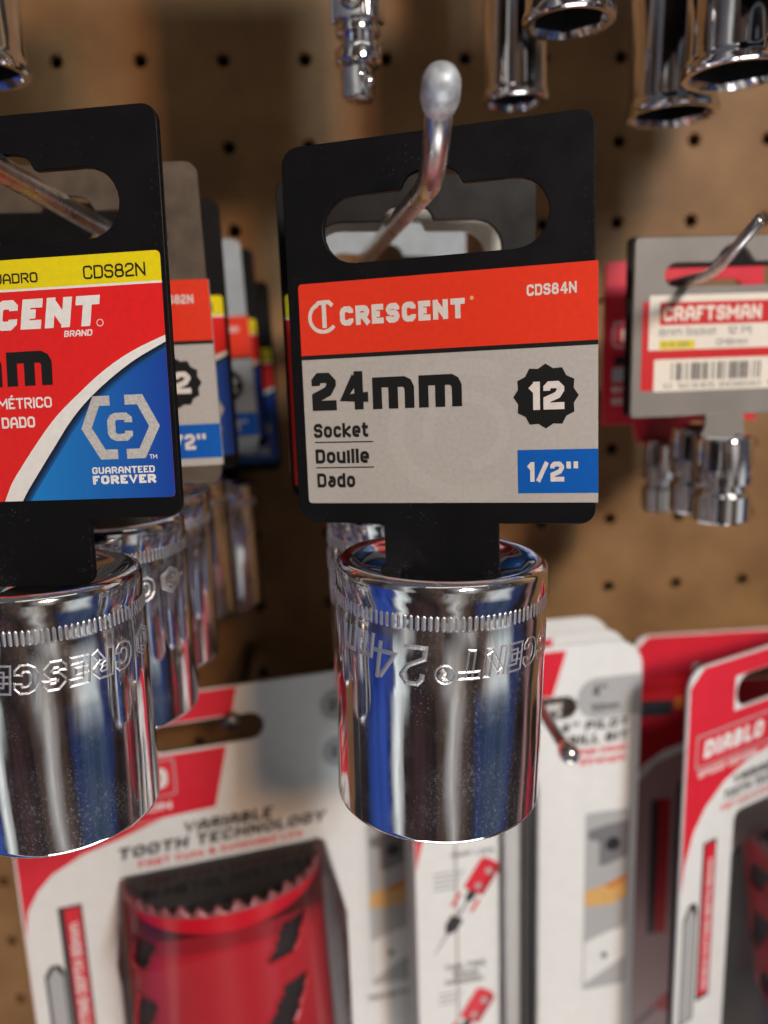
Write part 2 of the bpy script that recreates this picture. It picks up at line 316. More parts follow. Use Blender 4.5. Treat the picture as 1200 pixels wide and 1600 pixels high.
# ------------------------------------------------------------------ squared stroke lettering
_G = '''A .86|0,0 0,.72 .3,1! .7,1! 1,.72 1,0;0,.36 1,.36
B .8|0,0 0,1! .92,1 .92,.5 .28,.5;.3,.5 1,.5 1,0 .1,0
C .8|1,.7 1,1 0,1 0,0 1,0 1,.3
D .82|0,0! 0,1! 1,1 1,0 0,0!
E .68|1,1 0,1! 0,0! 1,0;0,.5 .85,.5
F .66|1,1 0,1! 0,0;0,.48 .85,.48
G .82|1,.72 1,1 0,1 0,0 1,0 1,.48! .55,.48
H .84|0,0 0,1;1,0 1,1;0,.5 1,.5
I .0|0,0 0,1
J .7|1,1 1,0 0,0 0,.32
K .82|0,0 0,1;1,1 .15,.5! 1,0
L .66|0,1 0,0! 1,0
M 1.1|0,0 0,1;1,0 1,1;.04,.92 .5,.36! .96,.92
N .86|0,0 0,1;1,0 1,1;.08,.93 .92,.07
O .82|0,0 0,1 1,1 1,0 0,0
P .78|0,0 0,1! 1,1 1,.44 .24,.44
Q .82|0,0 0,1 1,1 1,0 0,0;.6,.3 1,-.05
R .82|0,0 0,1! 1,1 1,.46 .24,.46;.5,.46 1,0
S .78|1,.72 1,1 0,1 0,.52 1,.52 1,0 0,0 0,.28
T .8|0,1 1,1;.5,1 .5,0
U .82|0,1 0,0 1,0 1,1
V .86|0,1 .5,0! 1,1
W 1.2|0,1 .25,0! .5,.7! .75,0! 1,1
X .84|0,0 1,1;0,1 1,0
Y .84|0,1 .5,.5! 1,1;.5,.5 .5,0
Z .8|0,1 1,1! 0,0! 1,0
0 .78|0,0 0,1 1,1 1,0 0,0
1 .42|1,0 1,1;.02,.76 .80,.97
2 .76|0,.72 0,1 1,1 1,.58 0,.30! 0,0! 1,0
3 .76|0,1 1,1 1,0 0,0;.3,.52 1,.52
4 .86|.60,.98 0,.26! 1,.26;.74,1 .74,0
5 .76|1,1 0,1! 0,.55! 1,.55 1,0 0,0
6 .78|1,1 0,1 0,0 1,0 1,.55 .26,.55
8 .80|.07,.53 .07,1 .93,1 .93,.53 .07,.53;0,0 0,.53 1,.53 1,0 0,0
9 .78|0,0 1,0 1,1 0,1 0,.45 .74,.45
/ .62|0,0 1,1
" .62|0,1 0,.70;1,1 1,.70
& .9|1,0 .1,.75 .3,1 .7,1 .75,.7 0,.35 0,0 .6,0 1,.4
- .5|0,.45 1,.45
. .0|0,0 0,.04
m 1.26|0,0 0,.76! 1,.76 1,0;.5,.70 .5,0
n .72|0,0 0,.76! 1,.76 1,0
o .72|0,0 0,.76 1,.76 1,0 0,0
c .66|1,.52 1,.76 0,.76 0,0 1,0 1,.24
k .72|0,0 0,1;1,.76 .15,.36! 1,0
e .72|.28,.36 1,.36! 1,.76 0,.76 0,0 .95,0
t .5|.3,1 .3,0 1,0;0,.76 1,.76
u .72|0,.76 0,0 1,0;1,0 1,.76
i .0|0,0 0,.76;0,1 0,1.02
l .0|0,0 0,1
a .70|.05,.76 1,.76 1,0 0,0 0,.42 .72,.42
d .72|1,1 1,0! 0,0 0,.76 .72,.76
r .5|0,0 0,.76! 1,.76
s .66|1,.76 0,.76 0,.4 1,.4 1,0 0,0
f .5|1,1 .3,1 .3,0;0,.66 .9,.66
g .72|1,.76 0,.76 0,.1 1,.1;1,.76 1,-.22 .1,-.22
x .7|0,0 1,.76;0,.76 1,0
p .72|0,-.22 0,.76 1,.76 1,0 .28,0
h .72|0,0 0,1;0,.76 1,.76 1,0
y .72|0,.76 0,0 1,0;1,.76 1,-.22 .1,-.22
v .72|0,.76 .5,0! 1,.76
b .72|0,1 0,0! 1,0 1,.76 .28,.76'''
GL = {}
for ln in _G.split('\n'):
    hd, body = ln[0], ln[2:]
    wd, st = body.split('|', 1)
    GL[hd] = (float(wd), [[(float(p.rstrip('!').split(',')[0]), float(p.rstrip('!').split(',')[1]), p.endswith('!')) for p in s.split()] for s in st.split(';')])
GL['É'] = (GL['E'][0], GL['E'][1] + [[(.3, 1.22, 0), (.8, 1.4, 0)]])

def glyph_strokes(txt, h, th, chamf=.13, gap=.30):
    """centre-line strokes for a line of text of cap height h; returns (strokes, total width)"""
    x = 0.0; out = []
    for c in txt:
        if c == ' ': x += .42*h; continue
        wd, st = GL.get(c, GL['O'])
        gw = wd*h*.86 + 0.0
        for s in st:
            pts = [(x + th/2 + u*max(gw - th*.6, 0 if wd == 0 else th*.3), th/2 + v*(h - th), f) for (u, v, f) in s]
            q = []
            for i, p in enumerate(pts):
                if 0 < i < len(pts)-1 and not p[2]:
                    a, b = Vector(pts[i-1][:2]), Vector(pts[i+1][:2]); c0 = Vector(p[:2])
                    d = min(chamf*h, (a-c0).length*.45, (b-c0).length*.45)
                    u1, u2 = (a-c0).normalized(), (b-c0).normalized(); q += [c0 + u1*d*1.25, c0 + u1*d*.42 + u2*d*.42, c0 + u2*d*1.25] if d*1.25 < min((a-c0).length, (b-c0).length)*.5 else [c0 + u1*d, c0 + u2*d]
                else: q.append(Vector(p[:2]))
            closed = len(pts) > 3 and abs(pts[0][0]-pts[-1][0]) < 1e-6 and abs(pts[0][1]-pts[-1][1]) < 1e-6
            if closed:
                q = q[:-1]
                if not pts[0][2]:
                    c0 = q[0]; a, b = q[-1], q[1]
                    d = min(chamf*h, (a-c0).length*.6, (b-c0).length*.6)
                    q = [c0 + (a-c0).normalized()*d, c0 + (b-c0).normalized()*d] + q[1:]
            else:
                for e, nb in ((0, 1), (-1, -2)):
                    d = (q[e]-q[nb]).normalized(); uu = s[e]
                    if (abs(d.y) > .7 and uu[1] in (0., 1., .76)) or (abs(d.x) >= .7 and uu[0] in (0., 1.)):
                        q[e] = q[e] + d*th/2
            out.append((q, closed))
        x += (th if wd == 0 else max(gw + th*.4, th*1.3)) + gap*th + .05*h
    return out, x - gap*th - .05*h
def offset(q, closed, half):
    n = len(q); L, Rr = [], []
    for i in range(n):
        a = q[i-1] if (closed or i > 0) else None; b = q[(i+1) % n] if (closed or i < n-1) else None
        d1 = (q[i]-a).normalized() if a is not None else None; d2 = (b-q[i]).normalized() if b is not None else None
        if d1 is None: d1 = d2
        if d2 is None: d2 = d1
        n1 = Vector((-d1.y, d1.x)); n2 = Vector((-d2.y, d2.x)); mt = (n1+n2)
        if mt.length < 1e-6: mt = n1
        mt.normalize(); k = half/max(mt.dot(n1), .72)
        L.append(q[i] + mt*k); Rr.append(q[i] - mt*k)
    return L, Rr

def curve(P, n=6):
    out = []
    for i in range(len(P)-1):
        a, b, c, d = P[max(i-1, 0)], P[i], P[i+1], P[min(i+2, len(P)-1)]
        for k in range(n):
            t = k/n; out.append(tuple(.5*(2*b[j] + (c[j]-a[j])*t + (2*a[j]-5*b[j]+4*c[j]-d[j])*t*t + (3*b[j]-a[j]-3*c[j]+d[j])*t**3) for j in (0, 1)))
    return out + [P[-1]]
class Sheet:
    """a printed sheet: flat shapes in mm stacked in tiny steps towards the viewer (-y)"""
    def __init__(s, base=.02): s.v, s.f, s.mi, s.mats, s.base = [], [], [], [], base
    def m(s, mt):
        if mt not in s.mats: s.mats.append(mt)
        return s.mats.index(mt)
    def y(s, layer): return -(s.base + layer*.016)*mm
    def poly(s, pts, mt, layer=0):
        k = len(s.v); s.v += [(x*mm, s.y(layer), z*mm) for (x, z) in pts]; s.f.append(tuple(range(k, k+len(pts)))); s.mi.append(s.m(mt))
    def rect(s, x0, z0, x1, z1, mt, layer=0, r=0): s.poly(rrect(x0, z0, x1, z1, r) if r else [(x0, z0), (x1, z0), (x1, z1), (x0, z1)], mt, layer)
    def stroke(s, q, closed, th, mt, layer, f=lambda p: p):
        L, Q = offset(q, closed, th/2); k = len(s.v); n = len(q)
        for a, b in zip(L, Q):
            for p in (a, b): x, z = f(p); s.v.append((x*mm, s.y(layer), z*mm))
        for i in range(n if closed else n-1):
            j = (i+1) % n; s.f.append((k+2*i+1, k+2*j+1, k+2*j, k+2*i)); s.mi.append(s.m(mt))
    def line(s, pts, th, mt, layer=1, closed=False): s.stroke([Vector(p) for p in pts], closed, th, mt, layer)
    def text(s, txt, x0, z0, h, mt, layer=1, bold=.2, x1=None, skew=0, rot=0, gap=.30):
        st, wd = glyph_strokes(txt, h, bold*h, gap=gap); kx = 1 if x1 is None else (x1-x0)/wd; c, sn = math.cos(R(rot)), math.sin(R(rot))
        def f(p):
            x = p.x*kx + skew*p.y; return (x0 + x*c - p.y*sn, z0 + x*sn + p.y*c)
        for i, (q, cl) in enumerate(st): s.stroke(q, cl, bold*h, mt, layer + (i % 5)*.45, f)
    def build(s, name, parent): return link(name, mesh(name, s.v, s.f, s.mats, s.mi), parent)

# ================================================================== the wall
wl = link('wall', mesh('wall', [(-.6, .03, -.6), (.6, .03, -.6), (.6, .03, .5), (-.6, .03, .5)], [(0, 1, 2, 3)], mat('dark_wall', (.02, .016, .014), .8)))
wl['kind'] = 'structure'
holes = []
for i in range(-10, 14):
    for j in range(-10, 13):
        holes.append([(x, z) for x, z in arc(i*25.4, j*25.4, 2.05, 0, 330, 11)])
pb = link('pegboard', plate('pegboard', [[(-330, -300), (380, -300), (380, 320), (-330, 320)]] + holes, 4.5, hardboard, .45))
tag(pb, 'brown hardboard pegboard with rows of round holes behind all the tools', 'pegboard')

# ================================================================== carded sockets
TAG_H = 60.9
def slot_outline(w=17.9, top=-8.3, bot=-18.7, hw=4.9, hz=-5.6):
    r = (top-bot)/2; cz = (top+bot)/2
    p = arc(-w+r, cz, r, 90, 270, 12) + arc(w-r, cz, r, -90, 90, 12)
    h2 = [(5.3, -8.3), (4.9, -8.15), (4.65, -7.7), (4.3, -6.95), (3.6, -6.25), (2.4, -5.8), (.9, -5.62)]
    hump = h2 + [(-a, b) for a, b in h2[::-1]]
    return p + hump
def tag_mesh(m, bigslot=True, w=24.5, h=TAG_H, thick=1.3):
    neck = 9.5
    out = rrect(-w, -h, w, 0, [3.4, 2.4, 2.4, 3.0])
    # neck tab under the card
    i = len(arc(0, 0, 1, 0, 1, 6))
    out = out[:i] + [(-neck, -h), (-neck, -h-7.5)] + arc(-neck+2, -h-8.5, 2, 180, 270, 4) + arc(neck-2, -h-8.5, 2, 270, 360, 4) + [(neck, -h)] + out[i:]
    return plate('hang_tag', [out, slot_outline()], thick, m, .14)

def orange_label(code, wide=True):
    s = Sheet(.03)
    x1 = 24.9
    s.rect(-22.6, -57.5, x1, -33.2, P_GRY, 0, [.6, 0, 0, 0]); s.rect(-22.7, -33.6, x1, -32.7, P_BLK, 1); s.rect(-22.6, -32.9, x1, -21.4, P_ORG, 2, [0, 0, 0, .6])
    # folded edge of the sticker round the side of the tag
    k = len(s.v)
    s.v += [(x1*mm, s.y(2), -57.5*mm), (x1*mm, .0013, -57.5*mm), (x1*mm, .0013, -21.4*mm), (x1*mm, s.y(2), -21.4*mm)]; s.f.append((k, k+1, k+2, k+3)); s.mi.append(s.m(P_LET))
    # faint wrench watermark
    for rr, a0, a1, th in ((11.5, 60, 300, 2.6), (6.2, -80, 200, 1.8)):
        s.line(arc(4.5, -46.0, rr, a0, a1, 30, rr*.88), th, P_GRY2, .5)
    s.line([(-2, -33.9), (-6, -40)], 2.2, P_GRY2, .6); s.line([(1.5, -33.9), (-1, -38)], 1.6, P_GRY2, .6)
    # round emblem: broken ring with a T inside
    s.line(arc(-18.5, -26.9, 2.3, 118, 322, 18), .62, P_LET, 4); s.line([(-18.3, -24.6), (-18.3, -28.6)], .75, P_LET, 4.2)
    s.line([(-19.9, -25.2), (-19.2, -24.55), (-17.5, -24.5), (-16.8, -25.1)], .66, P_LET, 4.4)
    s.text('CRESCENT', -15.6, -28.45, 3.05, P_LET, 4, .30, 4.9)
    s.poly(arc(6.0, -25.5, .32, 0, 330, 11), C_TAN, 4)
    s.text(code, 14.4, -25.85, 1.7, P_LET, 4, .22, 21.8)
    s.text('24', -21.1, -42.0, 6.2, P_BLK, 3, .27, -11.35); s.text('mm', -10.6, -42.05, 6.2, P_BLK, 3, .27, 4.1)
    s.text('Socket', -21.1, -46.5, 2.35, P_BLK, 3, .235, -11.6); s.text('Douille', -21.0, -50.8, 2.4, P_BLK, 3, .235, -11.6); s.text('Dado', -20.9, -54.85, 2.4, P_BLK, 3, .235, -14.2)
    s.line([(-21.0, -47.25), (-10.8, -47.3)], .19, P_BLK, 3); s.line([(-21.0, -51.5), (-10.8, -51.5)], .19, P_BLK, 3)
    b = []
    for i in range(24): r = 4.95 if i % 2 == 0 else 4.35; a = 2*PI*i/24 + PI/2; b.append((17.1 + r*math.cos(a), -41.0 + r*math.sin(a)))
    s.poly(b, P_BLK, 3); s.text('12', 14.3, -43.05, 4.3, P_LET, 4.5, .25, 19.9)
    s.rect(12.7, -56.0, x1 - .02, -49.2, P_BLU, 3); s.text('1/2"', 14.0, -54.2, 3.1, P_LET, 4.5, .24, 21.9)
    return s
def yellow_label(code, size):
    s = Sheet(.03)
    x1, x0 = 23.7, -23.9
    s.rect(x0, -57.8, x1, -21.0, P_RED, 0, .7); s.rect(x0, -25.4, x1, -21.0, P_YEL, 1, [0, 0, .8, .8]); s.rect(x0, -25.75, x1, -25.4, P_WHT, 1)
    A = [(23.7, -33.4), (18.2, -35.6), (13.4, -38.4), (9.0, -41.8), (5.3, -45.0), (2.1, -48.6), (-.6, -52), (-2.8, -55), (-4.2, -57.8)]
    B = [(23.7, -34.4), (18.8, -36.8), (14.6, -39.5), (10.6, -42.7), (7.6, -45.8), (5.0, -49.2), (2.0, -53.2), (-.2, -56.2), (-1.2, -57.8)]
    A, B = curve(A), curve(B)
    s.poly(A[::-1] + [(23.7, -34.6)] + B[1:], P_WHT, 1)
    for k, (off, mt) in enumerate(((0, P_INK), (.45, P_INK2), (.85, P_INK3), (1.25, P_BLF))):
        C = [(x + off*.75, z - off*.62) for x, z in B]; C = [(min(x, 23.7), max(z, -57.8)) for x, z in C]
        s.poly(C[::-1] + [(23.7, -57.3), (23.2, -57.8)], mt, 1.4 + k*.2)
    s.text('CUADRO', -4.3, -24.55, 1.5, P_BLK, 3, .16, 4.2); s.text(code, 11.5, -24.6, 2.0, P_BLK, 3, .14, 21.3)
    s.text('CRESCENT', -21.0, -31.5, 4.5, P_WHT, 3, .30, 13.2, skew=.16); s.text('BRAND', 7.7, -32.95, .95, P_WHT, 3, .2, 12.2, skew=.16)
    s.line(arc(13.6, -31.1, .5, 0, 330, 12), .12, P_WHT, 3, True)
    s.text(size, -21.5, -40.0, 6.3, P_BLK, 3, .28, 5.3, skew=.03)
    s.text('MÉTRICO', -4.0, -43.45, 1.65, P_WHT, 3, .18, 4.9); s.text('SOCKET', -21.0, -43.45, 1.65, P_WHT, 3, .18, -9); s.text('DADO', -3.6, -46.4, 1.7, P_WHT, 3, .2, 1.9); s.text('DOUILLE', -18.5, -46.4, 1.7, P_WHT, 3, .2, -6.5)
    # hexagon emblem
    s.line([(14.2, -42.8), (12.0, -42.8), (10.2, -46.9), (12.6, -51.0), (15.0, -51.0)], 1.5, P_SIL, 4)
    s.line([(16.6, -42.8), (19.0, -42.8), (21.1, -46.9), (18.9, -51.0), (16.4, -51.0)], 1.5, P_SIL, 4)
    s.text('C', 13.6, -49.0, 4.3, P_SIL, 4.2, .25, 17.6)
    s.text('TM', 20.0, -51.9, .7, P_WHT, 4, .16, 21.2)
    s.text('GUARANTEED', 10.6, -53.95, 1.05, P_WHT, 4, .22, 20.7); s.text('FOREVER', 10.6, -55.55, 1.35, P_WHT, 4, .28, 20.8)
    return s

def barrel_mesh(r, L, sq=7.0, flare=0):
    p = [(sq, -14), (sq, -3.6), (sq+.4, -3.2), (r-4.2, -1.9), (r-3.0, -.8), (r-2.2, -.12), (r-1.5, 0), (r-.9, -.12), (r-.35, -.5), (r-.08, -1.0), (r, -1.7),
         (r, -4.4), (r-.10, -4.6), (r-.10, -7.4), (r, -7.6), (r-.02, -18), (r-.08, -L+.9), (r-.18, -L+.35), (r-.4, -L+.08), (r-.8, -L), (r-2.2, -L), (r-3.2, -L+1.2), (r-3.4, -L+14)]
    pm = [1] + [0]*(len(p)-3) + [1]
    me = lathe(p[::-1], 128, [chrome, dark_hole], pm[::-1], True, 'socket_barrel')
    return me
def knurl_mesh(r, n=112, z0=-4.75, z1=-7.25, hgt=.10):
    v, f = [], []
    for i in range(n):
        a = 2*PI*i/n; da = 2*PI/n*.36; b = r-.10
        zs = [z0, z0-.35, z1+.35, z1]
        def P(rr, aa, z): return (rr*math.cos(aa)*mm, rr*math.sin(aa)*mm, z*mm)
        k = len(v)
        v += [P(b-.02, a, zs[0]), P(b-.02, a-da, zs[1]), P(b-.02, a+da, zs[1]), P(b+hgt, a, zs[1]), P(b-.02, a-da, zs[2]), P(b-.02, a+da, zs[2]), P(b+hgt, a, zs[2]), P(b-.02, a, zs[3])]
        f += [(k, k+1, k+3), (k, k+3, k+2), (k+1, k+4, k+6, k+3), (k+3, k+6, k+5, k+2), (k+4, k+7, k+6), (k+6, k+7, k+5)]
    return mesh('knurl_band', v, f, etched)
class Wrap:
    """stamped marks as fine ridges wrapped on a cylinder; text runs upside down round the barrel"""
    def __init__(s, r): s.r, s.v, s.f = r, [], []
    def pt(s, p, lift, ang0):
        a = -PI/2 + ang0 - p.x/s.r; z = p.y                      # upside down: x runs to the left
        return ((s.r+lift)*math.cos(a)*mm, (s.r+lift)*math.sin(a)*mm, z*mm)
    def ridge(s, q, closed, ang0, w=.22, h=.09):
        # long steps are cut so that the ridge follows the curve
        d = []
        for i in range(len(q) if closed else len(q)-1):
            a, b = q[i], q[(i+1) % len(q)]; k = max(1, int((b-a).length/.7))
            d += [a.lerp(b, t/k) for t in range(k)]
        if not closed: d.append(q[-1])
        q = d; L, Q = offset(q, closed, w/2); k = len(s.v); n = len(q)
        for i in range(n): s.v += [s.pt(L[i], -.01, ang0), s.pt(q[i], h, ang0), s.pt(Q[i], -.01, ang0)]
        for i in range(n if closed else n-1):
            j = (i+1) % n; s.f += [(k+3*i, k+3*j, k+3*j+1, k+3*i+1), (k+3*i+1, k+3*j+1, k+3*j+2, k+3*i+2)]
    def text(s, txt, ang0, ztop, h, outline=False, th=.9, kx=1.0, skew=.12):
        st, wd = glyph_strokes(txt, h, th if outline else .3, chamf=.2, gap=.5 if outline else 3.2)
        for q, cl in st:
            q = [Vector((p.x*kx + skew*p.y, ztop - h + (h - p.y))) for p in q]      # flipped: glyph top points down
            if outline:
                L, Q = offset(q, cl, th/2)
                if cl: s.ridge(L, True, ang0, .34, .085); s.ridge(Q, True, ang0, .34, .085)
                else: s.ridge(L + Q[::-1], True, ang0, .34, .085)
            else: s.ridge(q, cl, ang0, .72, .11)
        return wd*kx
    def build(s, parent): return link('stamped_lettering', mesh('stamped_lettering', s.v, s.f, etched), parent)

def carded_socket(label, loc, rot, kind, code, size, rad, L, soff, sroll=0, spin=0.0, tagm=None, marks=True, reg=None):
    t = thing('carded_socket', label, 'socket', loc, rot, 'chrome sockets on hang tags')
    ht = link('hang_tag', tag_mesh(tagm or plastic), t)
    (orange_label(code) if kind == 'orange' else yellow_label(code, size)).build('label', ht)
    b = link('socket_barrel', barrel_mesh(rad, L), t)
    # the barrel hangs plumb: undo the tag's own rotation
    M = Matrix.LocRotScale(Vector(loc), t.rotation_euler, None).inverted() @ Matrix.LocRotScale(Vector(soff), Matrix.Rotation(R(sroll), 3, 'Y').to_euler(), None)
    b.matrix_local = M @ Matrix.Rotation(spin, 4, 'Z')
    link('knurl_band', knurl_mesh(rad), b)
    if marks:
        w = Wrap(rad); a0 = 0.0
        # right to left round the barrel: hexagon, name, registered mark, size
        hexa = lambda c, r: [Vector((c + r*math.cos(PI/3*i + PI/6), -11.6 + r*.95*math.sin(PI/3*i + PI/6))) for i in range(6)]
        off = 0.0
        w.ridge(hexa(2.6, 2.6), True, 0, .3, .09); w.ridge(hexa(2.6, 2.0), True, 0, .25, .08); w.ridge(hexa(2.6, 1.2)[1:], False, 0, .3, .09)
        x = 6.4
        wd = w.text('CRESCENT', -x/rad, -10.0, 4.3, True, 1.0, .94); x += wd + 1.1
        xr = x
        w.ridge([Vector((1.4*math.cos(a*PI/8), -13.6 + 1.4*math.sin(a*PI/8))) for a in range(16)], True, -(x+1.4)/rad, .3, .09)
        w.text('R', -(x+.7)/rad, -12.8, 1.6, False); x += 4.0
        w.text('24', -x/rad, -9.5, 5.9, False, kx=.86); x += 8.6; w.text('mm', -x/rad, -8.6, 5.0, False, kx=.56)
        w.build(b)
        if reg is not None: spin = (xr + 1.4)/rad + R(reg); b.matrix_local = M @ Matrix.Rotation(spin, 4, 'Z')
    return t

# front and centre stack
S1 = (-.0318, -.1470, -.0474)
t1 = carded_socket('24mm socket hanging from the front tag with orange and grey label on ball tipped hook', (-.0317, -.1421, .0183), (-3.24, -1.17, -19.65), 'orange', 'CDS84N', '', 17.15, 41.2, S1, 2.0, reg=-6)
t2 = carded_socket('socket whose yellow and red label shows as a thin strip behind the front tag', (-.0323, -.1154, .0176), (0, 0, 0), 'yellow', 'CDS83N', '23mm', 15.0, 38, (-.0354, -.1144, -.0448), 0, 2.0)
t3 = carded_socket('brown sheened tag seen through the slot of the front centre tag, socket hidden', (-.032, -.105, .0172), (10, 0, 7.5), 'orange', 'CDS84N', '', 14.2, 38, (-.032, -.0840, -.050), 0, 1.0, sheen_taupe, False)
t4 = carded_socket('pale sheened tag seen deepest through the slot of the front centre tag, socket hidden', (-.032, -.0605, .018), (0, 0, 24), 'orange', 'CDS84N', '', 13.0, 38, (-.032, -.056, -.046), 0, 1.0, sheen_pale, False)
# left stack
L1 = carded_socket('socket under the large yellow, red and blue label cut by the left edge', (-.0961, -.1395, .0217), (-5.53, -.91, -10.62), 'yellow', 'CDS82N', '22mm', 15.2, 41, (-.0956, -.1455, -.0470), .65, 1.63)
L2 = carded_socket('socket on brown sheened tag with orange label just behind the blue label', (-.096, -.1105, .0214), (0, -.5, 0), 'orange', 'CDS82N', '', 14.0, 40, (-.0925, -.1158, -.0443), 0, 1.23, sheen_brown)
L3 = carded_socket('third socket from the front of the left stack, black tag with yellow band', (-.0958, -.0811, .0201), (0, -.6, 0), 'yellow', 'CDS82N', '22mm', 14.2, 40, (-.0918, -.087, -.0447), .8, .5)
L4 = carded_socket('socket on pale sheened tag with orange label, fourth in the left stack', (-.0961, -.0337, .0178), (0, -1.5, 0), 'orange', 'CDS82N', '', 14.0, 40, (-.0934, -.042, -.0485), -1.0, .4, sheen_pale)
L5 = carded_socket('fifth black tag of the left stack with yellow band and narrow bright socket', (-.0940, -.0172, .0174), (0, -1.1, 0), 'yellow', 'CDS82N', '22mm', 10.0, 40, (-.0838, -.0180, -.0540), -1, .4, None, False)
L6 = carded_socket('rearmost and lowest hanging yellow and blue tag of the left stack, almost on the pegboard', (-.0905, -.0075, .0085), (0, -1.0, 0), 'yellow', 'CDS82N', '22mm', 7.5, 36, (-.1035, -.0098, -.0620), 0, .4, None, False)

# ------------------------------------------------------------------ hooks
def wire_hook(label, pts, r, ball=None, m=steel):
    t = thing('peg_hook', label, 'hook', pts[0], (0, 0, 0), 'steel peg hooks')
    o = Vector(pts[0]); P = smooth_path([Vector(p)-o for p in pts], .006)
    link('wire', tube('wire', P, [r]*len(P), m, 18), t)
    if ball:
        c = Vector(pts[-1]) - o; d = (P[-1]-P[-3]).normalized()
        k = [(-1.5, .62), (-1.15, .86), (-.6, 1.0), (0, 1.0), (.5, .95), (.9, .75), (1.1, .42), (1.12, .1)]
        link('ball_tip', tube('ball_tip', [c + d*(a*ball) for a, b in k], [ball*b for a, b in k], chrome_dull if m is dark_wire else steel_tip, 20), t)
    return t
wire_hook('grey wire hook with ball tip bent upward through the front centre tag', [(-.0395, -.001, .0103), (-.0322, -.149, .0095), (-.0329, -.1625, .0178)], .0019, .0026)
wire_hook('grey wire hook through the slot of the tag with large yellow and blue label', [(-.0962, -.001, .0140), (-.0966, -.150, .0141), (-.0970, -.168, .0235)], .0020, .0026)
wire_hook('bent grey wire hook through the grey tag with cream barcode label', [(.0381, -.001, -.0012), (.0335, -.103, -.0009), (.0316, -.124, .0068)], .0011)
wire_hook('wire hook carrying the left hole saw package, its tip in the dark slot', [(-.0812, -.001, -.1170), (-.0806, -.054, -.1172), (-.0806, -.0600, -.1160)], .0024, None, dark_wire)
wire_hook('hook with shiny ball tip in front of the pilot bit packages', [(.0060, -.001, -.1128), (.0060, -.090, -.1128), (.0061, -.0962, -.1127)], .0015, .0025, dark_wire)

# ================================================================== grey tag with small sockets at the right
t = thing('carded_socket', 'small sockets on grey tag with red and cream barcode label at right edge', 'socket', (.045, -.090, .0098), (0, 0, 0), 'chrome sockets on hang tags')
g = link('hang_tag', plate('hang_tag', [rrect(-23.4, -41.6, 23.4, -1.2, 1.2), arc(-13.6, -9.5, 2.6, 90, 270, 8) + arc(13.6, -9.5, 2.6, -90, 90, 8) + [(5, -6.9)] + arc(0, -7.0, 4, 20, 160, 8) + [(-5, -6.9)]], 1.6, gray_plastic, .25), t)
s = Sheet(.03)
s.rect(-21.2, -35.4, 21.2, -15.2, C_CRED, 0); s.rect(-19.6, -26.2, 19.5, -13.9, C_CRM, 1); s.rect(-17.1, -20.6, 19.4, -15.5, C_CRED, 2)
s.text('CRAFTSMAN', -16.3, -19.7, 3.3, C_CRM, 3, .24, 7.0)
s.text('8mm Socket', -17.2, -23.0, 1.7, C_MID, 3, .13, -3.6); s.text('12 Pt', -1, -23.0, 1.7, C_MID, 3, .13, 5.0); s.text('CM8mm', -3.5, -25.5, 1.5, C_MID, 3, .13, 4)
s.rect(-17.1, -26.0, -8.6, -24.0, C_YEL, 2); s.text('1/4 DR', -16.6, -25.5, 1.1, C_MID, 3, .14, -10)
s.rect(-18.1, -35.7, 19.5, -28.3, C_CRM, 2)
x = -13.9; random.seed(3)
while x < 7.2:
    bw = random.choice((.25, .4, .7)); s.rect(x, -33.2, x+bw, -29.2, C_BLK, 3); x += bw + random.choice((.3, .5, .9))
s.text('0 12345 67890 1', -15.6, -35.0, 1.1, C_MID, 3, .14, 10)
s.build('label', g)
def small_socket(x, y, ztop, L, r, waist, parent, name='socket_barrel'):
    p = [(r-1.6, -L+5), (r-1.4, -L), (r-.5, -L), (r-.1, -L+.5), (r-.1, -waist-1.6), (r-1.0, -waist-.5), (r-1.0, -waist+.3), (r, -waist+1.4), (r, -1.0), (r-.4, -.3), (r-1.2, 0), (r*.55, 0), (r*.5, -4)]
    b = link(name, lathe(p, 64, [chrome, dark_hole], [1]+[0]*10+[1], True, name), parent); b.location = (x*mm, y*mm, ztop*mm)
    link('knurl_band', knurl_mesh(r, 40, -waist+5.2, -waist+3.0, .12), b)
    return b
small_socket(-1.1, -1.5, -46.3, 20.5, 6.6, 12.6, t)
# neck clip between tag and socket
link('neck_clip', plate('neck_clip', [[(-5.2, -41.2), (-5.2, -44.4), (-7.2, -47.6), (5.2, -47.6), (4.2, -44.4), (4.2, -41.2)]], 1.4, gray_plastic, .2), t).location = (0, -.0002, 0)
t = thing('carded_socket', 'dark tag edge and small socket directly behind the grey barcode tag', 'socket', (.0498, -.076, .0105), (0, 0, 0), 'chrome sockets on hang tags')
link('hang_tag', plate('hang_tag', [rrect(-24.2, -43.0, 23, 0, 1.2), arc(-13.6, -10.5, 3.2, 90, 270, 8) + arc(13.6, -10.5, 3.2, -90, 90, 8)], 1.5, plastic, .2), t)
small_socket(-6.4, -1.0, -46, 22.0, 5.6, 13.2, t)
t = thing('carded_socket', 'pinkish red tag with small socket peeking out left of the grey barcode tag', 'socket', (.051, -.052, .0085), (0, 0, 0), 'chrome sockets on hang tags')
g = link('hang_tag', plate('hang_tag', [[(-22.5, -45.5), (-13.5, -45.5), (-12, -51), (2, -51), (3.5, -45.5), (22.5, -45.5), (22.5, -1), (-21.5, -1), (-22.5, -2)], arc(-13.6, -8.5, 2.2, 90, 270, 8) + arc(13.6, -8.5, 2.2, -90, 90, 8)], 1.2, C_RED, .2), t)
s = Sheet(.03); s.rect(-20.0, -24, -12, -17.2, C_GRY, 0, .8); s.rect(-19.6, -23.6, -12, -17.6, C_RED, 1, .6); s.text('M', -17.6, -22.4, 3.4, C_CRM, 2, .2)
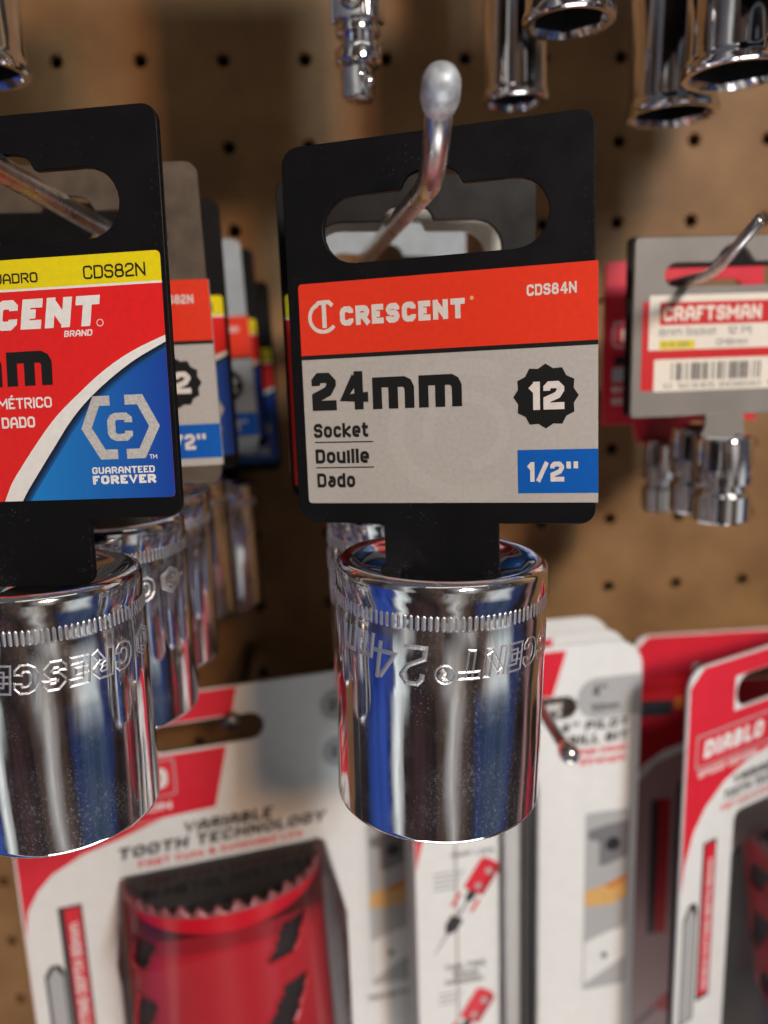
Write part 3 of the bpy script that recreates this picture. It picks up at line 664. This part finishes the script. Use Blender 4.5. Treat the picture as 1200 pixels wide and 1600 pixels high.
s.rect(-19.5, -29, -12, -26.4, C_BLK, 0); s.rect(-20.0, -33.5, -12, -29.6, C_GRY, 0); s.text('8mm', -20, -36.5, 1.8, C_WHT, 1, .2); s.text('SOCKET', -20, -39.8, 1.8, C_WHT, 1, .2)
s.rect(-10, -20, 18, -12, P_ORG, 0)
s.build('label', g)
small_socket(-6.0, -1, -50, 20.5, 4.6, 12.5, t)

# ================================================================== tools hanging from above
def deep_socket(label, x, y, z, r, L, rot=0, tw=24, off=0):
    t = thing('deep_socket', label, 'socket', (x, y, z), (0, 0, 0), 'chrome sockets hanging from the row above')
    rr = r
    n = 96; prof = [(rr-1.5, 0, 1), (rr-.5, 0, 0), (rr-.1, .35, 0), (rr, .9, 0), (rr-.03, 1.7, 0), (rr-.35, 2.3, 0), (rr*.95, 2.7, 0), (rr*.935, 3.6, 0), (rr*.93, L-2, 0), (rr*.80, L, 0), (3, L, 0)]
    me = lathe([(a, b) for a, b, c in prof][::-1], n, [chrome], None, True, 'socket_barrel')
    b = link('socket_barrel', me, t)
    # hexagonal opening in the lower end: bevelled lip, six flats, dark bore
    v, f, mi = [], [], []
    def hexr(a, R0): q = ((a + PI/6) % (PI/3)) - PI/6; return R0/math.cos(q)
    for (k0, zz) in ((None, 0.0), (.84, 1.2), (.82, 14.0)):
        for i in range(n):
            a = 2*PI*i/n; rad = rr-1.5 if k0 is None else hexr(a+rot, (rr-1.5)*k0)
            v.append((rad*math.cos(a)*mm, rad*math.sin(a)*mm, zz*mm))
    for k in range(2):
        for i in range(n): j = (i+1) % n; f.append((k*n+i, k*n+j, (k+1)*n+j, (k+1)*n+i)); mi.append(0 if k == 0 else 1)
    f.append(tuple(2*n+i for i in range(n))); mi.append(1)
    link('hex_opening', mesh('hex_opening', v, f, [chrome, dark_hole], mi), t)
    ht = link('hang_tag', plate('hang_tag', [rrect(off-tw, 0, off+tw, 52, 2)], 1.3, plastic, .15), t); ht.location = (0, 0, (L+3)*mm)  # unseen tag; width and offset shaped to shade the board
    nk = link('tag_neck', plate('tag_neck', [rrect(-6, -6, 6, 2.8, .5)], 1.2, plastic, .15), t); nk.location = (0, .00005, (L+.1+3)*mm)
    return t
deep_socket('slim deep socket with dark open end above and left of the front tag corner', -.0009, -.070, .0425, 7.8, 27, tw=11, off=10)
deep_socket('shorter chrome socket hanging just in front of the slim deep one at top', .0018, -.103, .0472, 9.1, 18, .2, tw=16, off=9)
deep_socket('long deep socket reaching lowest at upper right', .0376, -.070, .0390, 11.0, 29, .3, tw=30, off=15)
deep_socket('wide chrome socket overlapping the lowest deep socket at upper right', .0380, -.100, .0385, 11.0, 24, .1, tw=30, off=14)
deep_socket('chrome socket cut off by the top right corner', .0395, -.127, .0355, 9.5, 20, .2, tw=28, off=14)
deep_socket('dark chrome socket cut off by the top left corner', -.1135, -.100, .0400, 10.0, 24)

# universal joint
def boxm(b, x0, y0, z0, x1, y1, z1):
    r = bmesh.ops.create_cube(b, size=1)
    for v in r['verts']: v.co = Vector(((x0+x1)/2 + v.co.x*(x1-x0), (y0+y1)/2 + v.co.y*(y1-y0), (z0+z1)/2 + v.co.z*(z1-z0)))*mm
    return r['verts']
def bm_obj(name, b, m, parent, bev=0, seg=2, smooth=True):
    if bev: bmesh.ops.bevel(b, geom=list(b.edges), offset=bev*mm, segments=seg, affect='EDGES', clamp_overlap=True)
    me = bpy.data.meshes.new(name); b.to_mesh(me); b.free(); me.materials.append(m)
    if smooth: me.polygons.foreach_set('use_smooth', [True]*len(me.polygons))
    o = link(name, me, parent)
    if smooth: o.modifiers.new('even_shading', 'WEIGHTED_NORMAL')
    return o
t = thing('universal_joint', 'chrome swivel joint with pin and square drive hanging at top centre', 'universal joint', (-.0390, -.090, .0370), (0, 0, -27))
b = bmesh.new(); boxm(b, -3.3, -3.3, .3, 2.6, 3.0, 7.4); bm_obj('square_drive', b, chrome, t, .9, 3, True)
bp = link('detent_ball', lathe([(.02, 1.1), (.6, 1.0), (1.05, .5), (1.2, 0)], 24, [chrome], None, True, 'detent_ball'), t); bp.location = (2.6*mm, -1.2*mm, 3.6*mm); bp.rotation_euler = (0, R(90), 0)
link('collar', lathe([(2, 7.0), (4.4, 7.2), (4.9, 7.8), (4.9, 10.2), (4.3, 11.0), (3.6, 12.2), (3.4, 13.8), (1, 14)][::-1], 48, [chrome], None, True, 'collar'), t)
link('lower_yoke', lathe([(2.5, 12.6), (4.0, 12.7), (4.6, 13.2), (4.7, 14.4), (4.3, 15.2), (3.6, 15.6)][::-1], 48, [chrome], None, True, 'lower_yoke'), t)
b = bmesh.new(); boxm(b, -4.9, -4.9, 15.2, 4.9, 4.9, 30); bmesh.ops.bevel(b, geom=[e for e in b.edges if abs(e.verts[0].co.x-e.verts[1].co.x) < 1e-6 and abs(e.verts[0].co.y-e.verts[1].co.y) < 1e-6], offset=1.7*mm, segments=5, affect='EDGES'); bm_obj('upper_yoke', b, chrome, t, .35, 2, True)
pin = link('pin', lathe([(.02, 1.5), (1.2, 1.3), (1.9, .7), (2.2, 0), (2.3, -.3), (2.9, .3), (3.1, -.5)], 32, [chrome_dull], None, True, 'pin'), t); pin.location = (1.2*mm, -5.2*mm, 19.2*mm); pin.rotation_euler = (R(90), 0, 0)
link('drive_socket', lathe([(6.2, 24.5), (6.9, 25.5), (6.9, 29), (6, 30), (3, 30)], 48, [chrome], None, True, 'drive_socket'), t)
ht = link('hang_tag', plate('hang_tag', [rrect(-32, 0, 20.5, 60, 2)], 1.3, plastic, .15), t); ht.location = (0, 0, .0290); ht.rotation_euler = (0, 0, R(27))  # unseen tag, widened sideways so that its shadow darkens the board

# ================================================================== packages along the bottom
def hole_saw(parent, x, ytop, r, ztop, L, loc, tilt, turn=0):
    """open red cup with a toothed upper rim and slanted slots, mouth upward"""
    n = 144; rows = 48; v, f, mi = [], [], []
    slots = []
    for k, a in enumerate((-52, 38, 128, 218)):
        slots += [(a, -7, 9), (a - 2, -23, 14), (a - 4, -43, 12)]
    for kk in range(rows+1):
        z = ztop - 3 - (L-3)*kk/rows
        for i in range(n): a = 2*PI*i/n; v.append((r*math.cos(a)*mm, r*math.sin(a)*mm, z*mm))
    for kk in range(rows):
        zc = -(L-3)*(kk+.5)/rows
        for i in range(n):
            ac = math.degrees(2*PI*(i+.5)/n) - 90; ac = (ac+180) % 360 - 180; skip = False
            for (a, zt, hh) in slots:
                aa = (a + 180) % 360 - 180; d = (ac - aa - (zc-zt)*1.3 + 180) % 360 - 180
                if abs(d) < 9 and zt - hh < zc < zt: skip = True
            if not skip: j = (i+1) % n; f.append((kk*n+i, kk*n+j, (kk+1)*n+j, (kk+1)*n+i)); mi.append(0)
    # teeth
    k0 = len(v); T = 36; mi_t = 2
    for i in range(T*4):
        a = 2*PI*i/(T*4); h = (0, 2.6, 2.0, .4)[i % 4] + (.6 if (i//4) % 3 == 0 else 0)
        v.append((r*math.cos(a)*mm, r*math.sin(a)*mm, (ztop - 3 + h)*mm))
    for i in range(n): j = (i+1) % n; f.append((i, k0+i, k0+j, j)); mi.append(mi_t)
    # inner sleeve
    k1 = len(v); ri = r-1.2
    for z in (ztop-3.2, ztop-6.8, ztop-L):
        for i in range(n): a = 2*PI*i/n; v.append((ri*math.cos(a)*mm, ri*math.sin(a)*mm, z*mm))
    for i in range(n): j = (i+1) % n; f.append((k1+i, k1+n+i, k1+n+j, k1+j)); mi.append(2); f.append((k1+n+i, k1+2*n+i, k1+2*n+j, k1+n+j)); mi.append(1)
    f.append(tuple(rows*n + i for i in range(n))); mi.append(0)
    o = link('hole_saw', mesh('hole_saw', v, f, [saw_red, saw_dark, saw_teeth], mi, True), parent); o.location = ((loc[0] or x)*mm, loc[1]*mm, loc[2]*mm); o.rotation_euler = (R(tilt), 0, turn)
    mod = o.modifiers.new('thickness', 'SOLIDIFY'); mod.thickness = .0009; mod.offset = -1
    return o
def clam(name, x0, z0, x1, z1, d, parent, taper=2.0):
    """clear formed plastic bubble standing d mm out of the card"""
    v, f = [], []
    lv = [(0, 0), (.8, d*.82), (2.2, d)]
    for ins, yy in lv: v += [(a*mm, -yy*mm, b*mm) for a, b in rrect(x0+ins, z0+ins, x1-ins, z1-ins, 3.0, 5)]
    n = len(v)//3
    for k in range(2):
        for i in range(n): j = (i+1) % n; f.append((k*n+i, k*n+j, (k+1)*n+j, (k+1)*n+i))
    f.append(tuple(2*n+i for i in range(n)))
    return link(name, mesh(name, v, f, blister, None, False), parent)

def saw_package(label, loc, yaw, W0, W1, hdr, win, saw, slot, rad=4, dim=False, H=178):
    t = thing('hole_saw_package', label, 'tool package', loc, (0, 0, yaw), 'hole saw packages on hooks')
    sl = arc(slot[0]+slot[3], slot[1], slot[3], 90, 270, 8) + arc(slot[2]-slot[3], slot[1], slot[3], -90, 90, 8)
    c = link('card', plate('card', [rrect(W0, -H, W1, 0, rad), sl] + ([rrect(*win, 3)] if win else []), 1.0, C_WHT, .15), t)
    return t, c, sl

# --- left hole saw package
tA, cA, slA = saw_package('left hole saw package, white card with red corner and red saw in clear window', (-.09, -.06, -.1062), 12, -51.6, 45.8, None, (-25.8, -165, 35.2, -66.0), None, (-14.0, -13.2, 18.8, 4.2), 5)
def face_with_slot(s, pts_up, pts_dn, mt, layer): s.poly(pts_up, mt, layer); s.poly(pts_dn, mt, layer)
s = Sheet(.03)
# red header, split round the hanging slot
RX = lambda z: 11.4 + (z + 1.2)*.228
s.poly([(-51, -8.6), (RX(-8.6), -8.6), (RX(-.3), -.3), (-46, -.3), (-51, -5)], C_RED, 0)
s.poly([(-51, -17.9), (-15, -17.9), (-15, -8.6), (-51, -8.6)], C_RED, 0)
s.poly([(-51, -40), (-9.8, -36.8), (3.2, -36.4), (RX(-17.9), -17.9), (-51, -17.9)], C_RED, 0)
# left side red with the white sweep
s.poly([(-51.3, -165), (-51.0, -66), (-49.8, -58), (-46.8, -52.5), (-42.5, -48), (-34, -43.6), (-24, -41), (-12, -37.2), (-51, -40)], C_RED, 1)
s.rect(-46, -30.2, -7.2, -19.0, C_GRY, 1, 1.0); s.rect(-45.6, -29.8, -7.6, -19.4, C_RED, 2, .8); s.text('DIABLO', -44, -27.6, 6.2, C_WHT, 3, .26, -9.4)
s.text('SPEED DEMON', -44, -34.4, 2.4, C_WHT, 3, .2, -9)
s.text('VARIABLE', -6.5, -43.2, 3.6, C_BLK, 1, .26, 19.0, skew=.2); s.text('TOOTH TECHNOLOGY', -25.0, -47.6, 3.6, C_BLK, 1, .26, 35.0, skew=.2)
s.text('FAST Cuts & Extended Life', -19.5, -51.3, 2.3, C_RED, 1, .22, 28.0)
s.rect(-42.2, -165, -35.8, -58.6, C_BLK, 1); s.rect(-40.6, -165, -36.4, -59.4, C_RED, 2); s.text('MAX CUTTING DEPTH 60mm', -37.3, -112, 2.6, C_WHT, 3, .2, None, rot=90)
s.poly([(-47.6, -165), (-42.4, -165), (-42.4, -78.8), (-43.6, -76.4), (-46.0, -76.4), (-47.8, -79.4)], C_BLK, .6); s.poly([(-47.0, -165), (-43.0, -165), (-43.0, -80.5), (-45.0, -77.2), (-47.0, -80.5)], C_GRY, 1.2)
s.rect(-25.6, -66.0, 35.0, -53.4, C_SMK, 1, [0, 0, 2.5, 2.5]); s.text('FAST Cuts & Extended Life', -18, -57.6, 2.2, C_MAR, 2, .2, 31); s.text('BI METAL HOLE SAW', -20, -62.0, 3.2, C_BLK, 2, .24, 32, skew=.2)
for cz, r_ in ((-7.4, 5.0), (-22.5, 5.0)): s.poly(arc(40.4, cz-3, r_, 0, 345, 23), C_GRY, 1); s.text('2"', 38.2, cz-4.6, 3.2, C_BLK, 2, .2)
s.build('printed_face', cA)
o = clam('blister', -25.8, -168, 35.2, -53.0, 37, tA)
hole_saw(tA, 3.9, 0, 27.5, 0, 62, (0, -1.5, -52.5), -12)
bk = link('backing', plate('backing', [rrect(-26.4, -166, 35.8, -52.4, 3)], .6, saw_dark, .1), tA); bk.location = (0, .0260, 0)

# --- right hole saw package
tE, cE, slE = saw_package('right hole saw package turned edgeways, red top with tilted white logo box', (.05, -.08, -.0990), 25, -8.6, 88, None, (12.6, -165, 78, -59), None, (10.6, -10.8, 34, 4.9), 6)
s = Sheet(.03)
s.poly([(-8.2, -20.5), (88, -20.5), (88, -15.9), (-8.2, -15.9)], C_RED, 0); s.poly([(-8.2, -15.9), (10, -15.9), (10, -5.7), (-8.2, -5.7)], C_RED, 0)
s.poly([(35, -15.9), (88, -15.9), (88, -5.7), (35, -5.7)], C_RED, 0)
s.poly([(-8.2, -5.7), (88, -5.7), (88, -.3), (-3, -.3), (-8.2, -5)], C_RED, 0)
s.poly([(-8.4, -66), (-7.2, -57), (-4.5, -48.5), (0, -42), (7.2, -36.5), (16, -33), (26.5, -31), (50, -30), (88, -30), (88, -20.5), (-8.3, -20.5)], C_RED, 1)
s.rect(-4.8, -29.4, 33, -19.6, C_GRY, 2, .8); s.rect(-4.3, -28.9, 32.5, -20.1, C_RED, 3, .6); s.text('DIABLO', -1.9, -26.9, 5.2, C_WHT, 4, .3, 23, skew=.12); s.text('SPEED DEMON', -3.6, -32.2, 2.1, C_WHT, 4, .2, 21)
s.text('VARIABLE', 11.0, -38.6, 2.8, C_BLK, 1, .24, 34, skew=.2); s.text('TOOTH TECHNOLOGY', 7.3, -42.4, 2.8, C_BLK, 1, .24, 44, skew=.2); s.text('FAST Cuts & Extended Life', 6.5, -45.6, 2.0, C_RED, 1, .2, 40)
s.rect(12.8, -59, 77.8, -47.8, C_SMK, 1, [0, 0, 2.5, 2.5]); s.rect(.0, -104.8, 5.6, -53.2, C_BLK, 1); s.rect(.9, -103.6, 5.2, -54.0, C_RED, 2); s.text('DOUBLE CUTTING DEPTH 60mm', 4.4, -102, 2.1, C_WHT, 3, .2, None, rot=90)
s.poly([(-6.8, -110), (-1.0, -110), (-1.0, -73.5), (-2.0, -71.0), (-4.6, -71.0), (-6.8, -75)], C_BLK, .6); s.poly([(-6.2, -109.4), (-1.6, -109.4), (-1.6, -76), (-3.9, -72), (-6.2, -76)], C_GRY, 1.2)
s.build('printed_face', cE)
clam('blister', 12.6, -168, 78, -47.5, 43, tE)
hole_saw(tE, 43, 0, 26, 0, 56, (43, -12, -52), -8, .6)
bk = link('backing', plate('backing', [rrect(12, -166, 78.6, -47, 3)], .6, saw_dark, .1), tE); bk.location = (0, .0190, 0)

# --- darker package behind, against the board
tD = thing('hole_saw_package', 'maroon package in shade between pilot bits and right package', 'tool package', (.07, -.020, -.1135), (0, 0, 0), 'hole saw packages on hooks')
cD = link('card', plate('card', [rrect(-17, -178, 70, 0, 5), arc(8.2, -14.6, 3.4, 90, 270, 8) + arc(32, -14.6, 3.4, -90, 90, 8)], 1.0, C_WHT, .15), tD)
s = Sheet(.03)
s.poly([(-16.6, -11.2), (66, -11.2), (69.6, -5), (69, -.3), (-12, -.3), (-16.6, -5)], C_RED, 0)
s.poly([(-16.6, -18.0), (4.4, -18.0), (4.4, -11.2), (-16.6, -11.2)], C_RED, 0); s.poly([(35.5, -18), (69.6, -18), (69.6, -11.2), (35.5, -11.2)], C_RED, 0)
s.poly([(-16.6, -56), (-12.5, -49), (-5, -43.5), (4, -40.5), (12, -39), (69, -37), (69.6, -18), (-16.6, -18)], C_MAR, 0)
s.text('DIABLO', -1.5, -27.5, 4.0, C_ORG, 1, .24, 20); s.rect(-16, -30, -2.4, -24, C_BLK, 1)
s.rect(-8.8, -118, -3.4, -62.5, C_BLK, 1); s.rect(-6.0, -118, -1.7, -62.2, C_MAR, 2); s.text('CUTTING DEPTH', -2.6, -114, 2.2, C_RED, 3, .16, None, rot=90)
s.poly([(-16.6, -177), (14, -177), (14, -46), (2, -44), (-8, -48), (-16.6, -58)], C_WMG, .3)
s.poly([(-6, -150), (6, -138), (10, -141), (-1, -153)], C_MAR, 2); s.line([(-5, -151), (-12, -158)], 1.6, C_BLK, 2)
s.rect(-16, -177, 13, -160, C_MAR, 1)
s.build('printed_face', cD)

# --- narrow pilot bit packages
def bit_pic(s, x, z, k=1.0, layer=2):
    """small picture: red drill chuck over a dark bit"""
    def q(a, b): c, sn = math.cos(R(-32)), math.sin(R(-32)); return (x + (a*c - b*sn)*k, z + (a*sn + b*c)*k)
    s.poly([q(-3.2, -4.6), q(3.2, -4.6), q(3.2, 4.2), q(1.6, 5.6), q(-2.2, 5.6), q(-3.2, 4.6)], C_RED, layer); s.poly([q(1.4, -4.6), q(3.2, -4.6), q(3.2, 4.2), q(1.6, 5.6)], C_MAR, layer+.4)
    s.poly([q(-1.4, -4.6), q(1.4, -4.6), q(1.0, -7.6), q(-1.0, -7.6)], C_BLK, layer); s.poly([q(-.35, -7.6), q(.35, -7.6), q(.35, -13), q(-.35, -13)], C_MID, layer)
    s.poly([q(-3.6, -6.4), q(-2.6, -6.4), q(-2.6, -10.8), q(-3.6, -10.8)], C_RED, layer); s.poly([q(2.2, -6.0), q(3.2, -6.0), q(3.2, -10.2), q(2.2, -10.2)], C_RED, layer)
    s.poly([q(-1.9, -13), q(1.9, -13), q(1.9, -16.5), q(.6, -18.4), q(-.6, -18.4), q(-1.9, -16.5)], C_BLK, layer); s.poly([q(-.3, -18.4), q(.3, -18.4), q(.1, -25.5), q(-.1, -25.5)], C_MID, layer)
    s.poly(arc(q(.8, 2.4)[0], q(.8, 2.4)[1], 1.0*k, 0, 330, 11), C_GRY, layer+.8); s.poly(arc(q(.4, -2.6)[0], q(.4, -2.6)[1], .9*k, 0, 330, 11), C_GRY, layer+.8)
def icon_strip(s, x0, x1, ztop, layer=1):
    s.rect(x0, ztop-62, x1, ztop, C_GRY, layer, .8)
    w = x1-x0; xc = (x0+x1)/2
    s.poly([(x0+1, ztop-6), (xc, ztop-4.6), (x1, ztop-4), (x1, ztop-16), (xc, ztop-18.5), (xc-2.5, ztop-18.5), (xc-2.5, ztop-10), (x0+1, ztop-9)], C_MID, layer+1); s.poly(arc(xc+2, ztop-11.5, 2.4, 0, 330, 11), C_BLK, layer+2)
    s.poly([(x0+.3, ztop-26.5), (xc+1, ztop-25.2), (x1, ztop-22.4), (x1, ztop-30.5), (xc+2, ztop-32.6), (x0+.3, ztop-32)], C_TAN, layer+1); s.poly([(xc-1, ztop-25.6), (x1, ztop-22.4), (x1, ztop-24.6), (xc+2, ztop-27)], C_ORG, layer+2)
    s.poly([(x0+.5, ztop-45), (xc, ztop-42.5), (x1, ztop-41), (x1, ztop-52), (x0+.5, ztop-60)], C_WHT, layer+1); s.poly(arc(xc, ztop-50.5, 1.2, 0, 330, 11), C_MID, layer+2)
def pilot_pack(label, loc, yaw, x0, x1, H, front=False, icon=(3.2, 17.6, -54.4), shade=False):
    t = thing('pilot_bit_package', label, 'tool package', loc, (0, 0, yaw), 'drill bit packages')
    sl = arc(-24.0, -19.2, 3.6, 90, 270, 8) + arc(-3.6, -19.2, 3.6, -90, 90, 8)
    c = link('card', plate('card', [rrect(x0, -H, x1, 0, [2, 2, 8.5, 8.5])] + ([] if shade else [sl]), .9, C_WHT, .15), t)
    s = Sheet(.03)
    s.poly([(x0+.3, -66), (x0+.8, -8), (x0+8, -1.4), (-3.6, -1.4), (-7.7, -15.2), (-30, -15.2), (-32, -28), (x0+8, -42), (x0+3.4, -52)], C_RED, 0)
    s.poly(arc(6.2, -17.2, 6.4, 90, 270, 12) + [(x1-.4, -23.6), (x1-.4, -10.8)], C_GRY, 0)
    s.text('4"', 4.6, -16.6, 3.6, C_BLK, 1, .22, 9.0); s.text('102mm', 4.2, -21.2, 2.2, C_BLK, 1, .2, 13.2)
    s.text('4" PILOT', -5.4, -27.1, 3.0, C_BLK, 1, .26, 16.2, skew=.12); s.text('DRILL BIT', -6.0, -31.4, 3.0, C_BLK, 1, .26, 16.2, skew=.12)
    s.text('High Cobalt', .8, -34.9, 2.2, C_RED, 1, .24, 15.8); s.text('Strength', 1.0, -38.2, 2.2, C_RED, 1, .24, 15.8)
    icon_strip(s, *icon)
    if shade: s.text('STRENGTH', icon[0]-6, icon[2]-68, 2.0, C_BLK, 1, .2, icon[1])
    if front:
        for zz in range(4): s.rect(-44.5, -68 - zz*1.7, -35 - zz*.9, -67.3 - zz*1.7, C_GRY, 1)
        s.text('SNAP LOCK', -39, -62.8, 1.7, C_MID, 1, .2, -25.6)
        s.rect(-37.9, -H+3, -37.3, -58, C_EDGE, .6)
        bit_pic(s, -29.6, -70.6, 1.12); bit_pic(s, -31.4, -115.5, 1.12)
        s.text('TOOL FREE', -41.6, -101.0, 1.8, C_BLK, 1, .2, -28.6); s.text('Release', -39, -103.6, 1.8, C_BLK, 1, .2, -31); s.text('MANDREL', -41.4, -106.2, 1.8, C_BLK, 1, .2, -29)
        for zz in range(3): s.rect(-43.5, -109.4 - zz*1.7, -36 - zz, -108.7 - zz*1.7, C_GRY, 1)
    s.build('printed_face', c)
    if front:                                                      # clear tube with the bit down the middle of the card
        v, f = [], []; n = 14; z0, z1 = -38, -H+4; xc = -18.2
        for zz, rr in ((z0, .3), (z0-1.5, 5.2), (z0-4, 6.0), (z1, 6.0)):
            for i in range(n+1): a = PI*i/n; v.append(((xc + rr*math.cos(a))*mm, (-.1 - rr*1.15*math.sin(a))*mm, zz*mm))
        for k in range(3):
            for i in range(n): f.append((k*(n+1)+i, k*(n+1)+i+1, (k+1)*(n+1)+i+1, (k+1)*(n+1)+i))
        link('blister', mesh('blister', v, f, blister, None, True), t)
        d = link('drill_bit', lathe([(.05, -42), (1.2, -45), (1.7, -48), (1.7, -150), (.1, -151)][::-1], 20, [dark_wire], None, True, 'drill_bit'), t); d.location = ((xc+2.6)*mm, -.0026, 0)
        sh = Sheet(.05); sh.rect(xc+1.0, -H+4, xc+5.6, -42, C_BLK, 0); sh.build('dark_insert', c)
    return t
pilot_pack('front white pilot bit package with red drill chuck pictures and grey size badge', (.02, -.060, -.0992), 6, -50, 20.2, 178, True)
pilot_pack('second pilot bit package, its white top edge showing just behind the front one', (.0185, -.052, -.0985), 6, -49, 20.2, 176)
pilot_pack('third pilot bit package, white top corner rising highest behind the other two', (.0172, -.040, -.0985), 5, -48, 20.2, 175)
pilot_pack('shaded pilot bit package with wood block picture right of the left hole saw package', (-.03, -.035, -.118), 8, -34, 1.6, 160, icon=(-13.0, 1.0, -48.0), shade=True)
